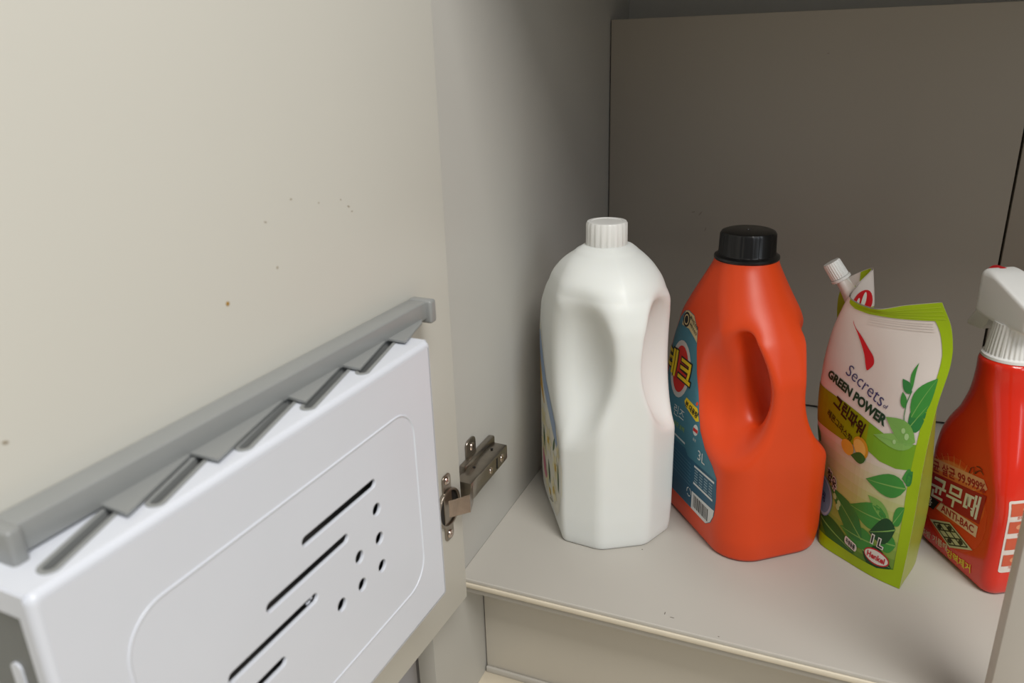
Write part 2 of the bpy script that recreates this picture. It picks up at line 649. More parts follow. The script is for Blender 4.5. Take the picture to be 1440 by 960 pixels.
# mounting plate on the side panel
V, Fc = curve_plate([rrect(0.026, HZ - 0.024, 0.046, HZ + 0.029, 0.006)], 0.002, 0.0005)
mp = meshobj('mounting_plate', np.stack([0.0022 + V[:, 2], V[:, 0], V[:, 1]], 1), Fc, M_nickel)
mp.parent = hg
mp.matrix_parent_inverse = Matrix.Translation(Vector((0.0, -0.03, -0.085)))
hpart('plate_bridge', box_bm((0.0, 0.012, HZ - 0.0075), (0.007, 0.080, HZ + 0.0125), 0.002), M_nickel)
# arm: tapered channel along the panel
bm = bmesh.new()
prof = [(-0.008, 0.0095), (0.004, 0.0098), (0.014, 0.0090), (0.060, 0.0086), (0.074, 0.0080)]
x0_, rows = 0.0065, []
for yy, hh in prof:
    top = 0.0225 if yy > 0.0 else 0.0225
    rows.append([bm.verts.new((x0_, yy, HZ - hh)), bm.verts.new((top, yy, HZ - hh * 0.92)), bm.verts.new((top, yy, HZ + hh * 0.92)), bm.verts.new((x0_, yy, HZ + hh))])
for a, b in zip(rows[:-1], rows[1:]):
    for k in range(4):
        bm.faces.new((a[k], a[(k + 1) % 4], b[(k + 1) % 4], b[k]))
bm.faces.new(rows[0])
bm.faces.new(rows[-1])
bmesh.ops.recalc_face_normals(bm, faces=bm.faces)
bmesh.ops.bevel(bm, geom=list(bm.edges), offset=0.0012, segments=2, affect='EDGES', profile=0.5)
arm = hpart('arm', bm, M_nickel)


def disc(name, c, axis, r, h, m, parent, slot=True):
    mt = Matrix.Translation(Vector(c)) @ Vector(axis).to_track_quat('Z', 'Y').to_matrix().to_4x4()
    o = lathe(name, [(r * 0.96, 0), (r, h * 0.3), (r * 0.9, h * 0.8), (r * 0.6, h), (r * 0.22, h), (r * 0.2, h * 0.3)], m, None, n=20, mtx=mt)
    o.parent = parent
    o.matrix_parent_inverse = Matrix.Translation(Vector((0.0, -0.03, -0.085))) if parent == hg else Matrix.Identity(4)
    return o


disc('screw', (0.0225, 0.060, HZ), (1, 0, 0), 0.0042, 0.0012, M_nickel2, arm)
disc('screw', (0.0225, 0.034, HZ), (1, 0, 0), 0.0034, 0.0010, M_nickel2, arm)
hpart('arm_slot', box_bm((0.0220, 0.047, HZ - 0.0055), (0.0229, 0.0495, HZ + 0.0055)), M_hole, arm, False)
for yy, xx in ((0.020, 0.012), (0.058, 0.013)):
    bmh = bmesh.new()
    bmesh.ops.create_cone(bmh, cap_ends=True, segments=16, radius1=0.0014, radius2=0.0014, depth=0.0004, matrix=Matrix.Translation((xx, yy, HZ + 0.0091)))
    hpart('rivet_hole', bmh, M_hole, arm, False)
disc('screw', (0.0022, 0.037, HZ + 0.0205), (1, 0, 0), 0.0042, 0.0014, M_nickel2, hg)
# link into the cup and cup on the door
fx = np.array([math.cos(TH), -math.sin(TH), 0])
ux = np.array([-math.sin(TH), -math.cos(TH), 0])


def dpt(u, n, w):
    return DO + ux * u + fx * n + np.array([0, 0, w])


CU, CWz = 0.0245, HC - DO[2]


def door_plate(name, loops, n_, th, m, parent=None, bev=0.0004):
    V, Fc = curve_plate(loops, th, bev)
    o = meshobj(name, [dpt(a, n_ + z, b) for a, b, z in V], Fc, m)
    o.parent = parent or hg
    if parent is None:
        o.matrix_parent_inverse = Matrix.Translation(Vector((0.0, -0.03, -0.085)))
    return o


cf = door_plate('cup_flange', [rrect(CU - 0.0065, CWz - 0.031, CU + 0.0065, CWz + 0.031, 0.004)], 0.0016, 0.0016, M_nickel)
circ = [(CU + 0.0175 * math.cos(2 * PI * k / 36), CWz + 0.0175 * math.sin(2 * PI * k / 36)) for k in range(36)]
circ2 = [(CU + 0.0152 * math.cos(2 * PI * k / 36), CWz + 0.0152 * math.sin(2 * PI * k / 36)) for k in range(36)]
door_plate('cup', [circ, circ2], 0.0032, 0.0032, M_nickel)
door_plate('cup_well', [circ2], 0.0008, 0.0006, M_hole)
for dz in (-0.0255, 0.0255):
    disc('screw', dpt(CU, 0.0016, CWz + dz), fx, 0.0038, 0.0013, M_nickel2, hg)
# bright link plate
zz = np.array([0, 0, 1.0])
l0, l1, l2 = dpt(0.027, 0.0035, CWz), dpt(0.012, 0.0155, CWz), np.array([0.0240, -0.0085, HZ])
lk = [l0 + zz * 0.0080, l0 - zz * 0.0080, l1 + zz * 0.0085, l1 - zz * 0.0085, l2 + zz * 0.0088, l2 - zz * 0.0088]
bm = bmesh.new()
vv = [bm.verts.new(tuple(p)) for p in lk]
bm.faces.new((vv[0], vv[1], vv[3], vv[2]))
bm.faces.new((vv[2], vv[3], vv[5], vv[4]))
r_ = bmesh.ops.solidify(bm, geom=bm.faces[:], thickness=0.0022)
hpart('link', bm, M_nickel2, None, False)

# ------------------------------------------------------------------ white jug
WA, WC = math.radians(-58.9), (0.0955, 0.1620)
w_a = table([0, 0.008, 0.03, 0.205, 0.225, 0.245, 0.260, 0.272, 0.281, 0.286, 0.30], [0.0755, 0.077, 0.078, 0.078, 0.077, 0.0725, 0.0645, 0.0520, 0.0375, 0.0265, 0.021], 0.008)
w_b = table([0, 0.008, 0.03, 0.205, 0.225, 0.245, 0.260, 0.272, 0.281, 0.286, 0.30], [0.0550, 0.0570, 0.0580, 0.0580, 0.0575, 0.0550, 0.0505, 0.0430, 0.0340, 0.0265, 0.021], 0.008)


def white_sdf(x, y, z):
    z = z / 1.018
    a, b = w_a(z), w_b(z)
    rnd = np.clip((z - 0.19) / 0.06, 0, 1)
    d = box2(x, y, a, b, 0.004 + np.minimum(a, b) * 0.95 * rnd)
    ch = np.abs(x) * 0.804 + np.abs(y) * 0.594 - (a * 0.804 + 0.0245 * (b / 0.0575) * 0.594)
    d = smax(d, ch - 0.004 * rnd, 0.004 + 0.02 * rnd)
    d = smax(d, -z, 0.003)
    d = smax(d, z - 0.289, 0.003)
    d = smax(d, (-x * 0.75 - z * 0.66) - 0.0375, 0.012)
    for s in (-1, 1):
        rec = ellip(x, y, z, (0.064, s * 0.066, 0.192), (0.038, 0.053, 0.075))
        d = ssub(d, rec, 0.018 if s < 0 else 0.007)
    ring = np.hypot(np.hypot(x, y) - 0.0265, (z - 0.2815)) - 0.0026
    d = smin(d, ring, 0.004)
    return d


wj = empty('fabric_softener_jug', (WC[0], WC[1], 0), WA, 'milky white plastic jug with white screw cap and flower label, leftmost on the shelf', 'jug')
sdf_object('body', white_sdf, (-0.085, -0.065, -0.004), (0.085, 0.065, 0.297), 0.0016, M_jugw, wj)
lathe('cap', [(0.0192, 0.292), (0.0200, 0.293), (0.0198, 0.3140), (0.0186, 0.3160), (0.0150, 0.3163), (0.0145, 0.3157), (0.002, 0.3157)], M_capw, wj, n=120,
      rib=lambda t, r, z: r - (0.0006 if (int(t / (2 * PI) * 120) % 6 < 2 and z < 0.3141 and r > 0.019) else 0))
_fmW = face_map(white_sdf, -1)


def fmW(P2):
    return _fmW(P2 + np.array([0.0065, 0.0]))


lab = poly([(-0.060, 0.195), (-0.052, 0.205), (-0.042, 0.188), (-0.032, 0.165), (-0.018, 0.146), (0.014, 0.128), (0.036, 0.112), (0.047, 0.085), (0.047, 0.055), (0.038, 0.030), (0.022, 0.014), (-0.045, 0.014), (-0.060, 0.04)])
wl = decal('label', [lab], fmW, 0.00015, ink('cream', (230, 228, 214)), wj)
wl['label'] = 'printed flower label'
decal('ribbon_print', [stroke2([(-0.056, 0.195), (-0.045, 0.165), (-0.030, 0.143), (-0.004, 0.126), (0.016, 0.114), (0.030, 0.100)], [0.008, 0.018, 0.02, 0.020, 0.02, 0.008])], fmW, 0.0003, ink('sky_blue', (150, 172, 205)), wl)
decal('gold_print', [stroke2([(-0.060, 0.180), (-0.056, 0.155), (-0.050, 0.135), (-0.036, 0.118)], [0.005, 0.010, 0.012, 0.003])], fmW, 0.0003, ink('gold', (206, 160, 60)), wl)
for (a, b, sz) in ((-0.015, 0.085, 0.018), (0.022, 0.072, 0.017), (-0.040, 0.065, 0.016), (0.012, 0.040, 0.016), (0.034, 0.095, 0.009), (-0.040, 0.10, 0.014), (-0.028, 0.034, 0.015)):
    fo = decal('flower_print', [leaf2(a, b, a + sz * math.cos(k * PI / 3 + a * 60), b + sz * math.sin(k * PI / 3 + a * 60), sz * 0.28) for k in range(6)], fmW, 0.0004, ink('petal', (238, 230, 190)), wl)
for lf in ((-0.036, 0.066, -0.040, 0.092, 0.004), (-0.008, 0.036, -0.016, 0.062, 0.0042), (0.036, 0.050, 0.034, 0.085, 0.0028), (0.010, 0.085, 0.020, 0.105, 0.003)):
    decal('leaf_print', [leaf2(*lf)], fmW, 0.0005, ink('leaf_dark', (74, 104, 64)), wl)
decal('petal_print', [leaf2(-0.030, 0.030, -0.046, 0.062, 0.007)], fmW, 0.0006, ink('pink', (214, 128, 150)), wl)
decal('petal_print', [leaf2(-0.024, 0.034, -0.036, 0.044, 0.004)], fmW, 0.00065, ink('pink', (214, 128, 150)), wl)
for (a, b) in ((-0.015, 0.085), (0.022, 0.072), (0.012, 0.040), (-0.010, 0.026)):
    decal('flower_centre', [ell(a, b, 0.0042, 0.0042)], fmW, 0.0006, ink('yellow_flower', (222, 186, 70)), wl)
bee = decal('bee_print', [stroke2([(-0.012 + k * 0.004, 0.016 + 0.0012 * k), (-0.006 + k * 0.004, 0.0205 + 0.0008 * k), (-0.010 + k * 0.004, 0.0245)], 0.0009) for k in range(4)], fmW, 0.0007, ink('black', (30, 28, 28)), wl)

# ------------------------------------------------------------------ orange jug
OA, OC = math.radians(-51.5), (0.2256, 0.2035)
o_a = table([0, 0.02, 0.10, 0.18, 0.215, 0.235, 0.255, 0.270, 0.278, 0.30], [0.089, 0.091, 0.090, 0.083, 0.072, 0.058, 0.043, 0.033, 0.0285, 0.0285], 0.010)
o_b = table([0, 0.02, 0.10, 0.125, 0.16, 0.19, 0.215, 0.235, 0.255, 0.270, 0.278, 0.30], [0.0555, 0.0575, 0.0575, 0.0545, 0.050, 0.048, 0.045, 0.041, 0.0355, 0.0305, 0.0285, 0.0285], 0.012)


def orange_sdf(x, y, z):
    tt = np.clip((z - 0.17) / 0.09, 0, 1)
    x = x + 0.007 * tt * tt * (3 - 2 * tt)
    a, b = o_a(z), o_b(z)
    rnd = np.clip((z - 0.17) / 0.08, 0, 1)
    r = 0.035 + (np.minimum(a, b) * 0.96 - 0.035) * rnd
    d = box2(x, y, a, b, np.minimum(r, np.minimum(a, b) * 0.98))
    d = smax(d, -z, 0.006)
    d = smax(d, z - 0.280, 0.003)
    # side scoops beside the handle
    for s in (-1, 1):
        d = ssub(d, ellip(x, y, z, (0.070, s * 0.073, 0.166), (0.066, 0.056, 0.066)), 0.010)
    # finger hole right through
    hx = x - 0.0535 + (z - 0.177) * 0.08
    hole = (np.sqrt((hx / 0.0170) ** 2 + ((z - 0.177) / 0.045) ** 2) - 1) * 0.0185
    d = ssub(d, hole, 0.010)
    return d


oj = empty('bleach_jug', (OC[0], OC[1], 0), OA, 'orange plastic detergent jug with black cap and blue label', 'jug')
sdf_object('body', orange_sdf, (-0.098, -0.064, -0.004), (0.098, 0.064, 0.286), 0.0016, M_orange, oj)
lathe('cap', [(0.024, 0.2765), (0.0300, 0.2770), (0.0308, 0.2785), (0.0304, 0.2805), (0.0272, 0.2822), (0.0268, 0.2835), (0.0262, 0.3010), (0.0248, 0.3035), (0.0215, 0.3048), (0.002, 0.3050), (0.0015, 0.3040)], M_capb, oj, n=160, mtx=Matrix.Translation((-0.007, 0, 0)),
      rib=lambda t, r, z: r - (0.0005 if (int(t / (2 * PI) * 160) % 2 == 0 and 0.283 < z < 0.3012) else 0))
fmO = face_map(orange_sdf, -1)
BLK, OFW = ink('black', (30, 28, 28)), ink('off_white', (225, 228, 226))
ol = decal('label', [poly([(-0.060, 0.190), (-0.052, 0.208), (-0.042, 0.2185), (-0.034, 0.2215), (-0.022, 0.2195), (-0.0105, 0.208), (-0.007, 0.190), (-0.001, 0.166), (0.0055, 0.150), (0.013, 0.131), (0.022, 0.115), (0.036, 0.102), (0.052, 0.092), (0.060, 0.083),
                            (0.0615, 0.06), (0.060, 0.042), (0.055, 0.031), (0.046, 0.0245), (-0.060, 0.0245)])], fmO, 0.00015, ink('teal', (70, 128, 146)), oj)
ol['label'] = 'blue printed label'
decal('dark_panel', [poly([(-0.060, 0.083), (-0.002, 0.0845), (0.004, 0.0785), (0.0605, 0.0805), (0.061, 0.05), (0.059, 0.041), (0.054, 0.032), (0.045, 0.0255), (-0.060, 0.0255)])], fmO, 0.0003, ink('deep_teal', (44, 96, 122)), ol)
decal('badge', [poly([(-0.040, 0.2190), (-0.034, 0.2208), (-0.022, 0.2190), (-0.0110, 0.2075), (-0.0082, 0.1955), (-0.014, 0.1985), (-0.027, 0.2040), (-0.042, 0.2040)])], fmO, 0.0003, ink('badge_gold', (206, 190, 140)), ol)
decal('emblem', [ell(-0.0345, 0.2115, 0.0068, 0.0075)], fmO, 0.0004, BLK, ol)
decal('emblem_ring', [stroke2([(-0.0345 + 0.0042 * math.cos(k * PI / 8), 0.2115 + 0.0048 * math.sin(k * PI / 8)) for k in range(17)], 0.0014)], fmO, 0.0005, ink('badge_gold', (206, 190, 140)), ol)
decal('badge_lettering', [xf(text2('베이킹소다', 0.0042, 0.02), -0.0195, 0.2125, -0.42), xf(text2('과탄산소다', 0.0038, 0.02), -0.0190, 0.2065, -0.42)], fmO, 0.0005, BLK, ol)
decal('logo_ring', [ell(-0.033, 0.159, 0.0200, 0.0305)], fmO, 0.0003, ink('pale_grey', (206, 204, 200)), ol)
decal('logo_disc', [ell(-0.033, 0.159, 0.0150, 0.0250)], fmO, 0.0004, ink('logo_red', (214, 42, 34)), ol)
for w_, nm, mm, off in ((0.085, 'logo_outline', BLK, 0.0005), (0.03, 'logo_lettering', ink('logo_yellow', (240, 208, 30)), 0.0007)):
    decal(nm, [xf(text2('테', 0.030, w_), -0.0535, 0.162, ax=(1.0, -0.04), ay=(0.06, 1.0)), xf(text2('크', 0.030, w_), -0.0230, 0.160, ax=(1.0, -0.04), ay=(0.06, 1.0))], fmO, off, mm, ol)
decal('ribbon', [poly([(-0.0155, 0.1310), (-0.0125, 0.1360), (0.0100, 0.1335), (0.0165, 0.1225), (0.0120, 0.1205), (-0.0115, 0.1265)])], fmO, 0.0003, ink('logo_yellow', (240, 208, 30)), ol)
decal('ribbon_lettering', [xf(text2('본 대용량', 0.0066, 0.03), 0.0005, 0.1285, -0.15)], fmO, 0.0005, BLK, ol)
decal('volume_lettering', [xf(text2('3L', 0.0150, 0.0), 0.0308, 0.0905, 0.0)], fmO, 0.0004, OFW, ol)
decal('small_lettering', [xf(text2('린즈', 0.0130, 0.0), -0.022, 0.1155, 0.0)], fmO, 0.0004, OFW, ol)
decal('small_lettering', [xf(text2('용량', 0.0035, 0.0), 0.0150, 0.1020, 0.0)], fmO, 0.0004, OFW, ol)
decal('label_rule', [stroke2([(-0.050, 0.0905), (-0.003, 0.0890)], 0.0022)], fmO, 0.0004, OFW, ol)
decal('green_lettering', [xf(text2('살균 표백', 0.0058, 0.01), -0.018, 0.1020, 0.0)], fmO, 0.0004, ink('label_green', (150, 180, 80)), ol)
decal('seal_ring', [ell(0.014, 0.1121, 0.0050, 0.0056)], fmO, 0.0003, OFW, ol)
decal('seal_band', [poly([(0.0095, 0.1100), (0.0185, 0.1100), (0.0185, 0.1135), (0.0095, 0.1135)])], fmO, 0.0004, ink('logo_red', (214, 42, 34)), ol)
decal('table_rule', [poly([(0.0185, 0.0735), (0.0575, 0.0755), (0.0575, 0.0778), (0.0185, 0.0758)])], fmO, 0.0005, OFW, ol)
decal('table_rule', [poly([(0.0185, 0.0545), (0.0565, 0.0555), (0.0565, 0.0578), (0.0185, 0.0568)])], fmO, 0.0005, OFW, ol)
tab = []
for r in range(5):
    for c in range(4):
        x_, z_ = 0.020 + c * 0.0095, 0.0715 - r * 0.0030 + c * 0.0003
        tab.append(poly([(x_, z_), (x_ + 0.0062, z_), (x_ + 0.0062, z_ - 0.0010), (x_, z_ - 0.0010)]))
tp = decal('table_print', tab, fmO, 0.0005, ink('table_grey', (160, 186, 196)), ol)
tp['kind'] = 'stuff'
fp_ = decal('fine_print', [stroke2([(-0.050, 0.076 - 0.0040 * k), (0.012, 0.0725 - 0.0040 * k)], 0.0008) for k in range(7)], fmO, 0.0005, ink('faint_blue', (92, 138, 158)), ol)
fp_['kind'] = 'stuff'
decal('barcode_panel', [poly([(0.0165, 0.0450), (0.0600, 0.0475), (0.0590, 0.0400), (0.0545, 0.0315), (0.0460, 0.0250), (0.0165, 0.0250)])], fmO, 0.0005, OFW, ol)
bars, x_ = [], 0.0205
while x_ < 0.0500:
    w_ = random.choice((0.0006, 0.0011, 0.0017))
    bars.append(poly([(x_, 0.0430), (x_ + w_, 0.0430), (x_ + w_, 0.0290), (x_, 0.0290)]))
    x_ += w_ + random.choice((0.0006, 0.0009))
bc = decal('barcode', bars, fmO, 0.0006, BLK, ol, grid=0)
bc['kind'] = 'stuff'
decal('recycling_mark', [stroke2([(0.0105 + 0.0045 * math.cos(PI / 2 + k * 2 * PI / 3 + j), 0.0405 + 0.0048 * math.sin(PI / 2 + k * 2 * PI / 3 + j)) for j in (0.25, 1.05, 1.85)], 0.0011) for k in range(3)], fmO, 0.0005, OFW, ol)

# ------------------------------------------------------------------ refill pouch
ROWS = [  # z offsets per point, then p0..p6 along the front sheet from the right seam, q1..q3 back sheet from left seam to right seam
    (0.000, [(0.3865, 0.123), (0.365, 0.1335), (0.342, 0.1505), (0.3165, 0.1730), (0.3195, 0.193), (0.324, 0.206), (0.333, 0.215)], [(0.355, 0.219), (0.382, 0.208), (0.4035, 0.183)]),
    (0.060, [(0.3895, 0.130), (0.367, 0.138), (0.341, 0.157), (0.3115, 0.2005), (0.3135, 0.218), (0.320, 0.226), (0.331, 0.231)], [(0.357, 0.230), (0.385, 0.218), (0.407, 0.192)]),
    (0.120, [(0.391, 0.140), (0.369, 0.147), (0.340, 0.166), (0.3025, 0.212), (0.307, 0.229), (0.317, 0.236), (0.327, 0.239)], [(0.351, 0.234), (0.380, 0.218), (0.402, 0.190)]),
    (0.170, [(0.395, 0.152), (0.371, 0.158), (0.342, 0.176), (0.3020, 0.213), (0.308, 0.229), (0.326, 0.239), (0.318, 0.244)], [(0.345, 0.222), (0.371, 0.202), (0.394, 0.170)]),
    (0.208, [(0.4015, 0.165), (0.375, 0.168), (0.345, 0.181), (0.3055, 0.211), (0.316, 0.226), (0.3395, 0.237), (0.309, 0.246)], [(0.334, 0.214), (0.361, 0.188), (0.387, 0.175)]),
    (0.236, [(0.3985, 0.171), (0.373, 0.176), (0.344, 0.186), (0.312, 0.202), (0.3195, 0.217), (0.3375, 0.233), (0.307, 0.243)], None),
]
TOPROW = ([(0.3884, 0.175), (0.362, 0.180), (0.338, 0.186), (0.3165, 0.197), (0.3205, 0.210), (0.3325, 0.229), (0.312, 0.240)],
          [0.2582, 0.2515, 0.2440, 0.2490, 0.2575, 0.2700, 0.2560])


def crom(P, n):
    """Catmull-Rom through rows of points along axis 0"""
    P = np.array(P, float)
    K = len(P)
    out = []
    for t in np.linspace(0, K - 1, n):
        i = min(int(t), K - 2)
        f = t - i
        p1, p2 = P[i], P[i + 1]
        p0 = P[i - 1] if i > 0 else 2 * p1 - p2
        p3 = P[i + 2] if i + 2 < K else 2 * p2 - p1
        out.append(0.5 * ((2 * p1) + (-p0 + p2) * f + (2 * p0 - 5 * p1 + 4 * p2 - p3) * f * f + (-p0 + 3 * p1 - 3 * p2 + p3) * f ** 3))
    return np.array(out)


NS, NT = 73, 61
front, back = [], []
for z, ps, qs in ROWS:
    p = np.array([(a, b, z) for a, b in ps])
    front.append(p)
    if qs is None:
        q = p[::-1] + np.array([0.0008, 0.0012, 0])
    else:
        q = np.array([ps[6]] + qs + [ps[0]])
        q = np.concatenate([q, np.full((len(q), 1), z)], 1)
    back.append(crom(q, NS))
p = np.array([(a, b, z) for (a, b), z in zip(*TOPROW)])
front.append(p)
back.append(crom(p[::-1] + np.array([0.0008, 0.0012, 0]), NS))
FR = crom(np.array([crom(f, NS) for f in front]), NT)     # NT x NS x 3
BK = crom(np.array(back), NT)
FR[:, :, 2] = np.maximum(FR[:, :, 2], 0.0004)
BK[:, :, 2] = np.maximum(BK[:, :, 2], 0.0004)
CP = np.array([0.352, 0.178, 0.0])
FRl, BKl = FR - CP, BK - CP
gs = np.gradient(FRl, axis=1)
gt = np.gradient(FRl, axis=0)
FN = np.cross(gs, gt)
FN /= np.linalg.norm(FN, axis=2)[:, :, None]
if FN[NT // 3, NS // 4] @ np.array([-0.5, -0.8, 0]) < 0:
    FN = -FN

# near the top the two films lie face to face
for j in range(NT):
    w_ = min(1.0, max(0.0, (j / (NT - 1) - 0.74) / 0.09))
    if w_ > 0:
        BKl[j] = BKl[j] * (1 - w_) + (FRl[j] - FN[j] * 0.0013)[::-1] * w_
        BKl[j, 0], BKl[j, -1] = FRl[j, -1], FRl[j, 0]


def pouch_map(P2):
    """(s,t) in 0..1 on the front sheet -> position, normal"""
    s = np.clip(P2[:, 0], 0, 1) * (NS - 1)
    t = np.clip(P2[:, 1], 0, 1) * (NT - 1)
    i = np.minimum(s.astype(int), NS - 2)
    j = np.minimum(t.astype(int), NT - 2)
    a, b = (s - i)[:, None], (t - j)[:, None]

    def L(G):
        return (G[j, i] * (1 - a) + G[j, i + 1] * a) * (1 - b) + (G[j + 1, i] * (1 - a) + G[j + 1, i + 1] * a) * b
    n = L(FN)
    return L(FRl), n / np.linalg.norm(n, axis=1)[:, None]
# <geo-end>


po = empty('refill_pouch', tuple(CP), 0, 'green and white dish soap refill pouch with white spout, folded over at the top', 'pouch')
M_film = mat('pouch_film', (226, 216, 209), 0.33, 0.5, var=0.01, scale=30)


def grid_faces(nt, ns, off=0):
    return [(off + j * ns + i, off + j * ns + i + 1, off + (j + 1) * ns + i + 1, off + (j + 1) * ns + i) for j in range(nt - 1) for i in range(ns - 1)]


def sheet(name, G, m):
    o = meshobj(name, G.reshape(-1, 3), grid_faces(NT, NS), m, po, smooth=True, fix=False)
    return o


M_gfilm = mat('green_film', (160, 170, 60), 0.33, 0.5, var=0.05, scale=40)
front_o = sheet('front_sheet', FRl, M_film)
back_o = sheet('back_sheet', BKl, M_film)
back_o.data.materials.append(M_gfilm)
for pl in back_o.data.polygons:
    if pl.index // (NS - 1) < 0.80 * NT:
        pl.material_index = 1
base_o = meshobj('base_gusset', [(v[0], v[1], 0.0006) for v in list(FRl[0]) + list(BKl[0][1:-1])], [tuple(range(NS + NS - 2))], M_gfilm, po)

# spout
sp0 = Vector((0.3135, 0.236, 0.247)) - Vector(CP)
sdir = Vector((-0.55, 0.03, 0.80)).normalized()
smt = Matrix.Translation(sp0) @ sdir.to_track_quat('Z', 'Y').to_matrix().to_4x4()
sp = lathe('spout', [(0.0062, -0.004), (0.0062, 0.0098), (0.0094, 0.0102), (0.0096, 0.0124), (0.0064, 0.0130), (0.006, 0.02)], M_capw, po, n=32, mtx=smt)
lathe('film_neck', [(0.0135, -0.014), (0.0118, -0.006), (0.0100, 0.002), (0.0090, 0.0085), (0.0086, 0.0100), (0.0060, 0.0101)], M_film, po, n=40, mtx=smt @ Matrix.Diagonal((1, 0.62, 1, 1)))
lathe('spout_cap', [(0.0084, 0.0132), (0.0086, 0.0140), (0.0083, 0.0285), (0.0075, 0.0297), (0.002, 0.0300)], M_capw, sp, n=96, mtx=smt,
      rib=lambda t, r, z: r - (0.0004 if (int(t / (2 * PI) * 96) % 4 < 2 and z < 0.0290) else 0))

# ------------------------------------------------------------------ spray bottle
SA, SC = math.radians(-59.5), (0.4585, 0.1925)
s_lo = table([0, 0.010, 0.105, 0.122, 0.136, 0.150, 0.168, 0.19, 0.21], [-0.052, -0.055, -0.055, -0.0550, -0.0505, -0.0430, -0.0385, -0.0370, -0.0365], 0.006)
s_hi = table([0, 0.010, 0.085, 0.12, 0.15, 0.18, 0.21], [0.046, 0.049, 0.047, 0.039, 0.0275, 0.0165, 0.0115], 0.014)
s_b = table([0, 0.010, 0.11, 0.14, 0.165, 0.19, 0.21], [0.0285, 0.031, 0.031, 0.0285, 0.0260, 0.0258, 0.0255], 0.012)


def spray_sdf(x, y, z):
    l, h_ = s_lo(z), s_hi(z)
    c, a = (l + h_) / 2, (h_ - l) / 2
    b = s_b(z)
    rnd = np.clip((z - 0.10) / 0.08, 0, 1)
    r = 0.012 + (np.minimum(a, b) * 0.97 - 0.012) * rnd
    d = box2(x - c, y, a, b, r)
    d = smax(d, -z, 0.006)
    return smax(d, z - 0.207, 0.006)


NX = -0.0125


def head_sdf(x, y, z):
    q = [np.abs(x - (NX - 0.003)) - 0.027, np.abs(y) - 0.0105, np.abs(z - 0.2560) - 0.0160]
    d = np.sqrt(sum(np.maximum(k, 0) ** 2 for k in q)) + np.minimum(np.maximum(np.maximum(q[0], q[1]), q[2]), 0) - 0.0065
    d = smax(d, (z - 0.2775 + np.maximum(x - (NX - 0.022), -0.02) * 0.42) * 0.9, 0.003)
    d = smax(d, (0.2335 - z) + (-(x - NX) - 0.012) * 0.25 * ((x - NX) < -0.012), 0.004)
    return d


sb = empty('spray_bottle', (SC[0], SC[1], 0), SA, 'glossy red spray bottle with white trigger head at the right', 'spray bottle')
sb_body = sdf_object('body', spray_sdf, (-0.062, -0.038, -0.004), (0.056, 0.038, 0.214), 0.0015, M_red, sb)
cm = Matrix.Translation((NX, 0, 0))
lathe('collar', [(0.0225, 0.2055), (0.0240, 0.2065), (0.0238, 0.2088), (0.0218, 0.2100), (0.0190, 0.2330), (0.0185, 0.2380)], M_capw, sb, n=144, mtx=cm,
      rib=lambda t, r, z: r - (0.0007 if (int(t / (2 * PI) * 144) % 4 < 2 and 0.2095 < z < 0.234) else 0))
hd = sdf_object('spray_head', head_sdf, (-0.056, -0.022, 0.226), (0.024, 0.022, 0.292), 0.0012, M_capw, sb)
nz = Matrix.Translation((NX - 0.028, 0, 0.2690)) @ Vector((-1, 0, 0)).to_track_quat('Z', 'Y').to_matrix().to_4x4()
lathe('nozzle', [(0.0095, 0), (0.0100, 0.001), (0.0098, 0.0105), (0.0085, 0.0118), (0.003, 0.0118), (0.0025, 0.010)], ink('nozzle_red', (190, 30, 36)), sb, n=32, mtx=nz)
bm = bmesh.new()
tr = [(-0.022, 0.262), (-0.0315, 0.262), (-0.0395, 0.243), (-0.0535, 0.2215), (-0.0510, 0.2195), (-0.0335, 0.2205), (-0.0285, 0.226), (-0.0215, 0.245)]
for s in (-1, 1):
    tr_v = [bm.verts.new((NX + a, s * 0.0068, b)) for a, b in tr]
    bm.faces.new(tr_v)
bm.verts.ensure_lookup_table()
k_ = len(tr)
for i in range(k_):
    bm.faces.new((bm.verts[i], bm.verts[(i + 1) % k_], bm.verts[k_ + (i + 1) % k_], bm.verts[k_ + i]))
bmesh.ops.recalc_face_normals(bm, faces=bm.faces)
bmesh.ops.bevel(bm, geom=list(bm.edges), offset=0.001, segments=2, affect='EDGES', profile=0.5)
bmobj('trigger', bm, M_capw, sb, smooth=True, angle=35)
# <decals>
# ------------------------------------------------------------------ print on the pouch
US, UT = 0.228, 0.258    # metres per unit of s and t
GRN = ink('border_green', (158, 186, 8))
OLV = ink('olive', (140, 152, 8))
LIM = ink('lime', (118, 168, 34))


_row = FRl[int(0.40 * NT)]
ARC = np.concatenate([[0], np.cumsum(np.linalg.norm(np.diff(_row, axis=0), axis=1))])   # metres from the right seam
SS = np.linspace(0, 1, NS)


def pt(shape, s, t, rot=0.0):
    """place a shape given in metres on the sheet; s, t locate its centre"""
    V, Fc = shape
    c, n = math.cos(rot), math.sin(rot)
    x = np.interp(s, SS, ARC) - (V[:, 0] * c - V[:, 1] * n)
    y = t + (V[:, 0] * n + V[:, 1] * c) / UT
    return np.stack([np.interp(x, ARC, SS), y], 1), Fc


def pdec(name, shapes, off, m, grid=0.02, parent=None):
    return decal(name, shapes, pouch_map, off, m, parent or front_o, grid=grid)


def ptleaf(name, x0, y0, x1, y1, w, m, off=0.0006, bend=0.0, vein=True):
    o = pdec(name, [leaf2(x0, y0, x1, y1, w, bend)], off, m)
    if vein:
        k = [(x0 + (x1 - x0) * q, y0 + (y1 - y0) * q) for q in (0.02, 0.25, 0.5, 0.75, 0.96)]
        if not bend:
            pdec('leaf_vein', [stroke2(k, [0.004, 0.004, 0.003, 0.002, 0.001])], off + 0.00012, ink('vein', (128, 178, 90)))
    return o


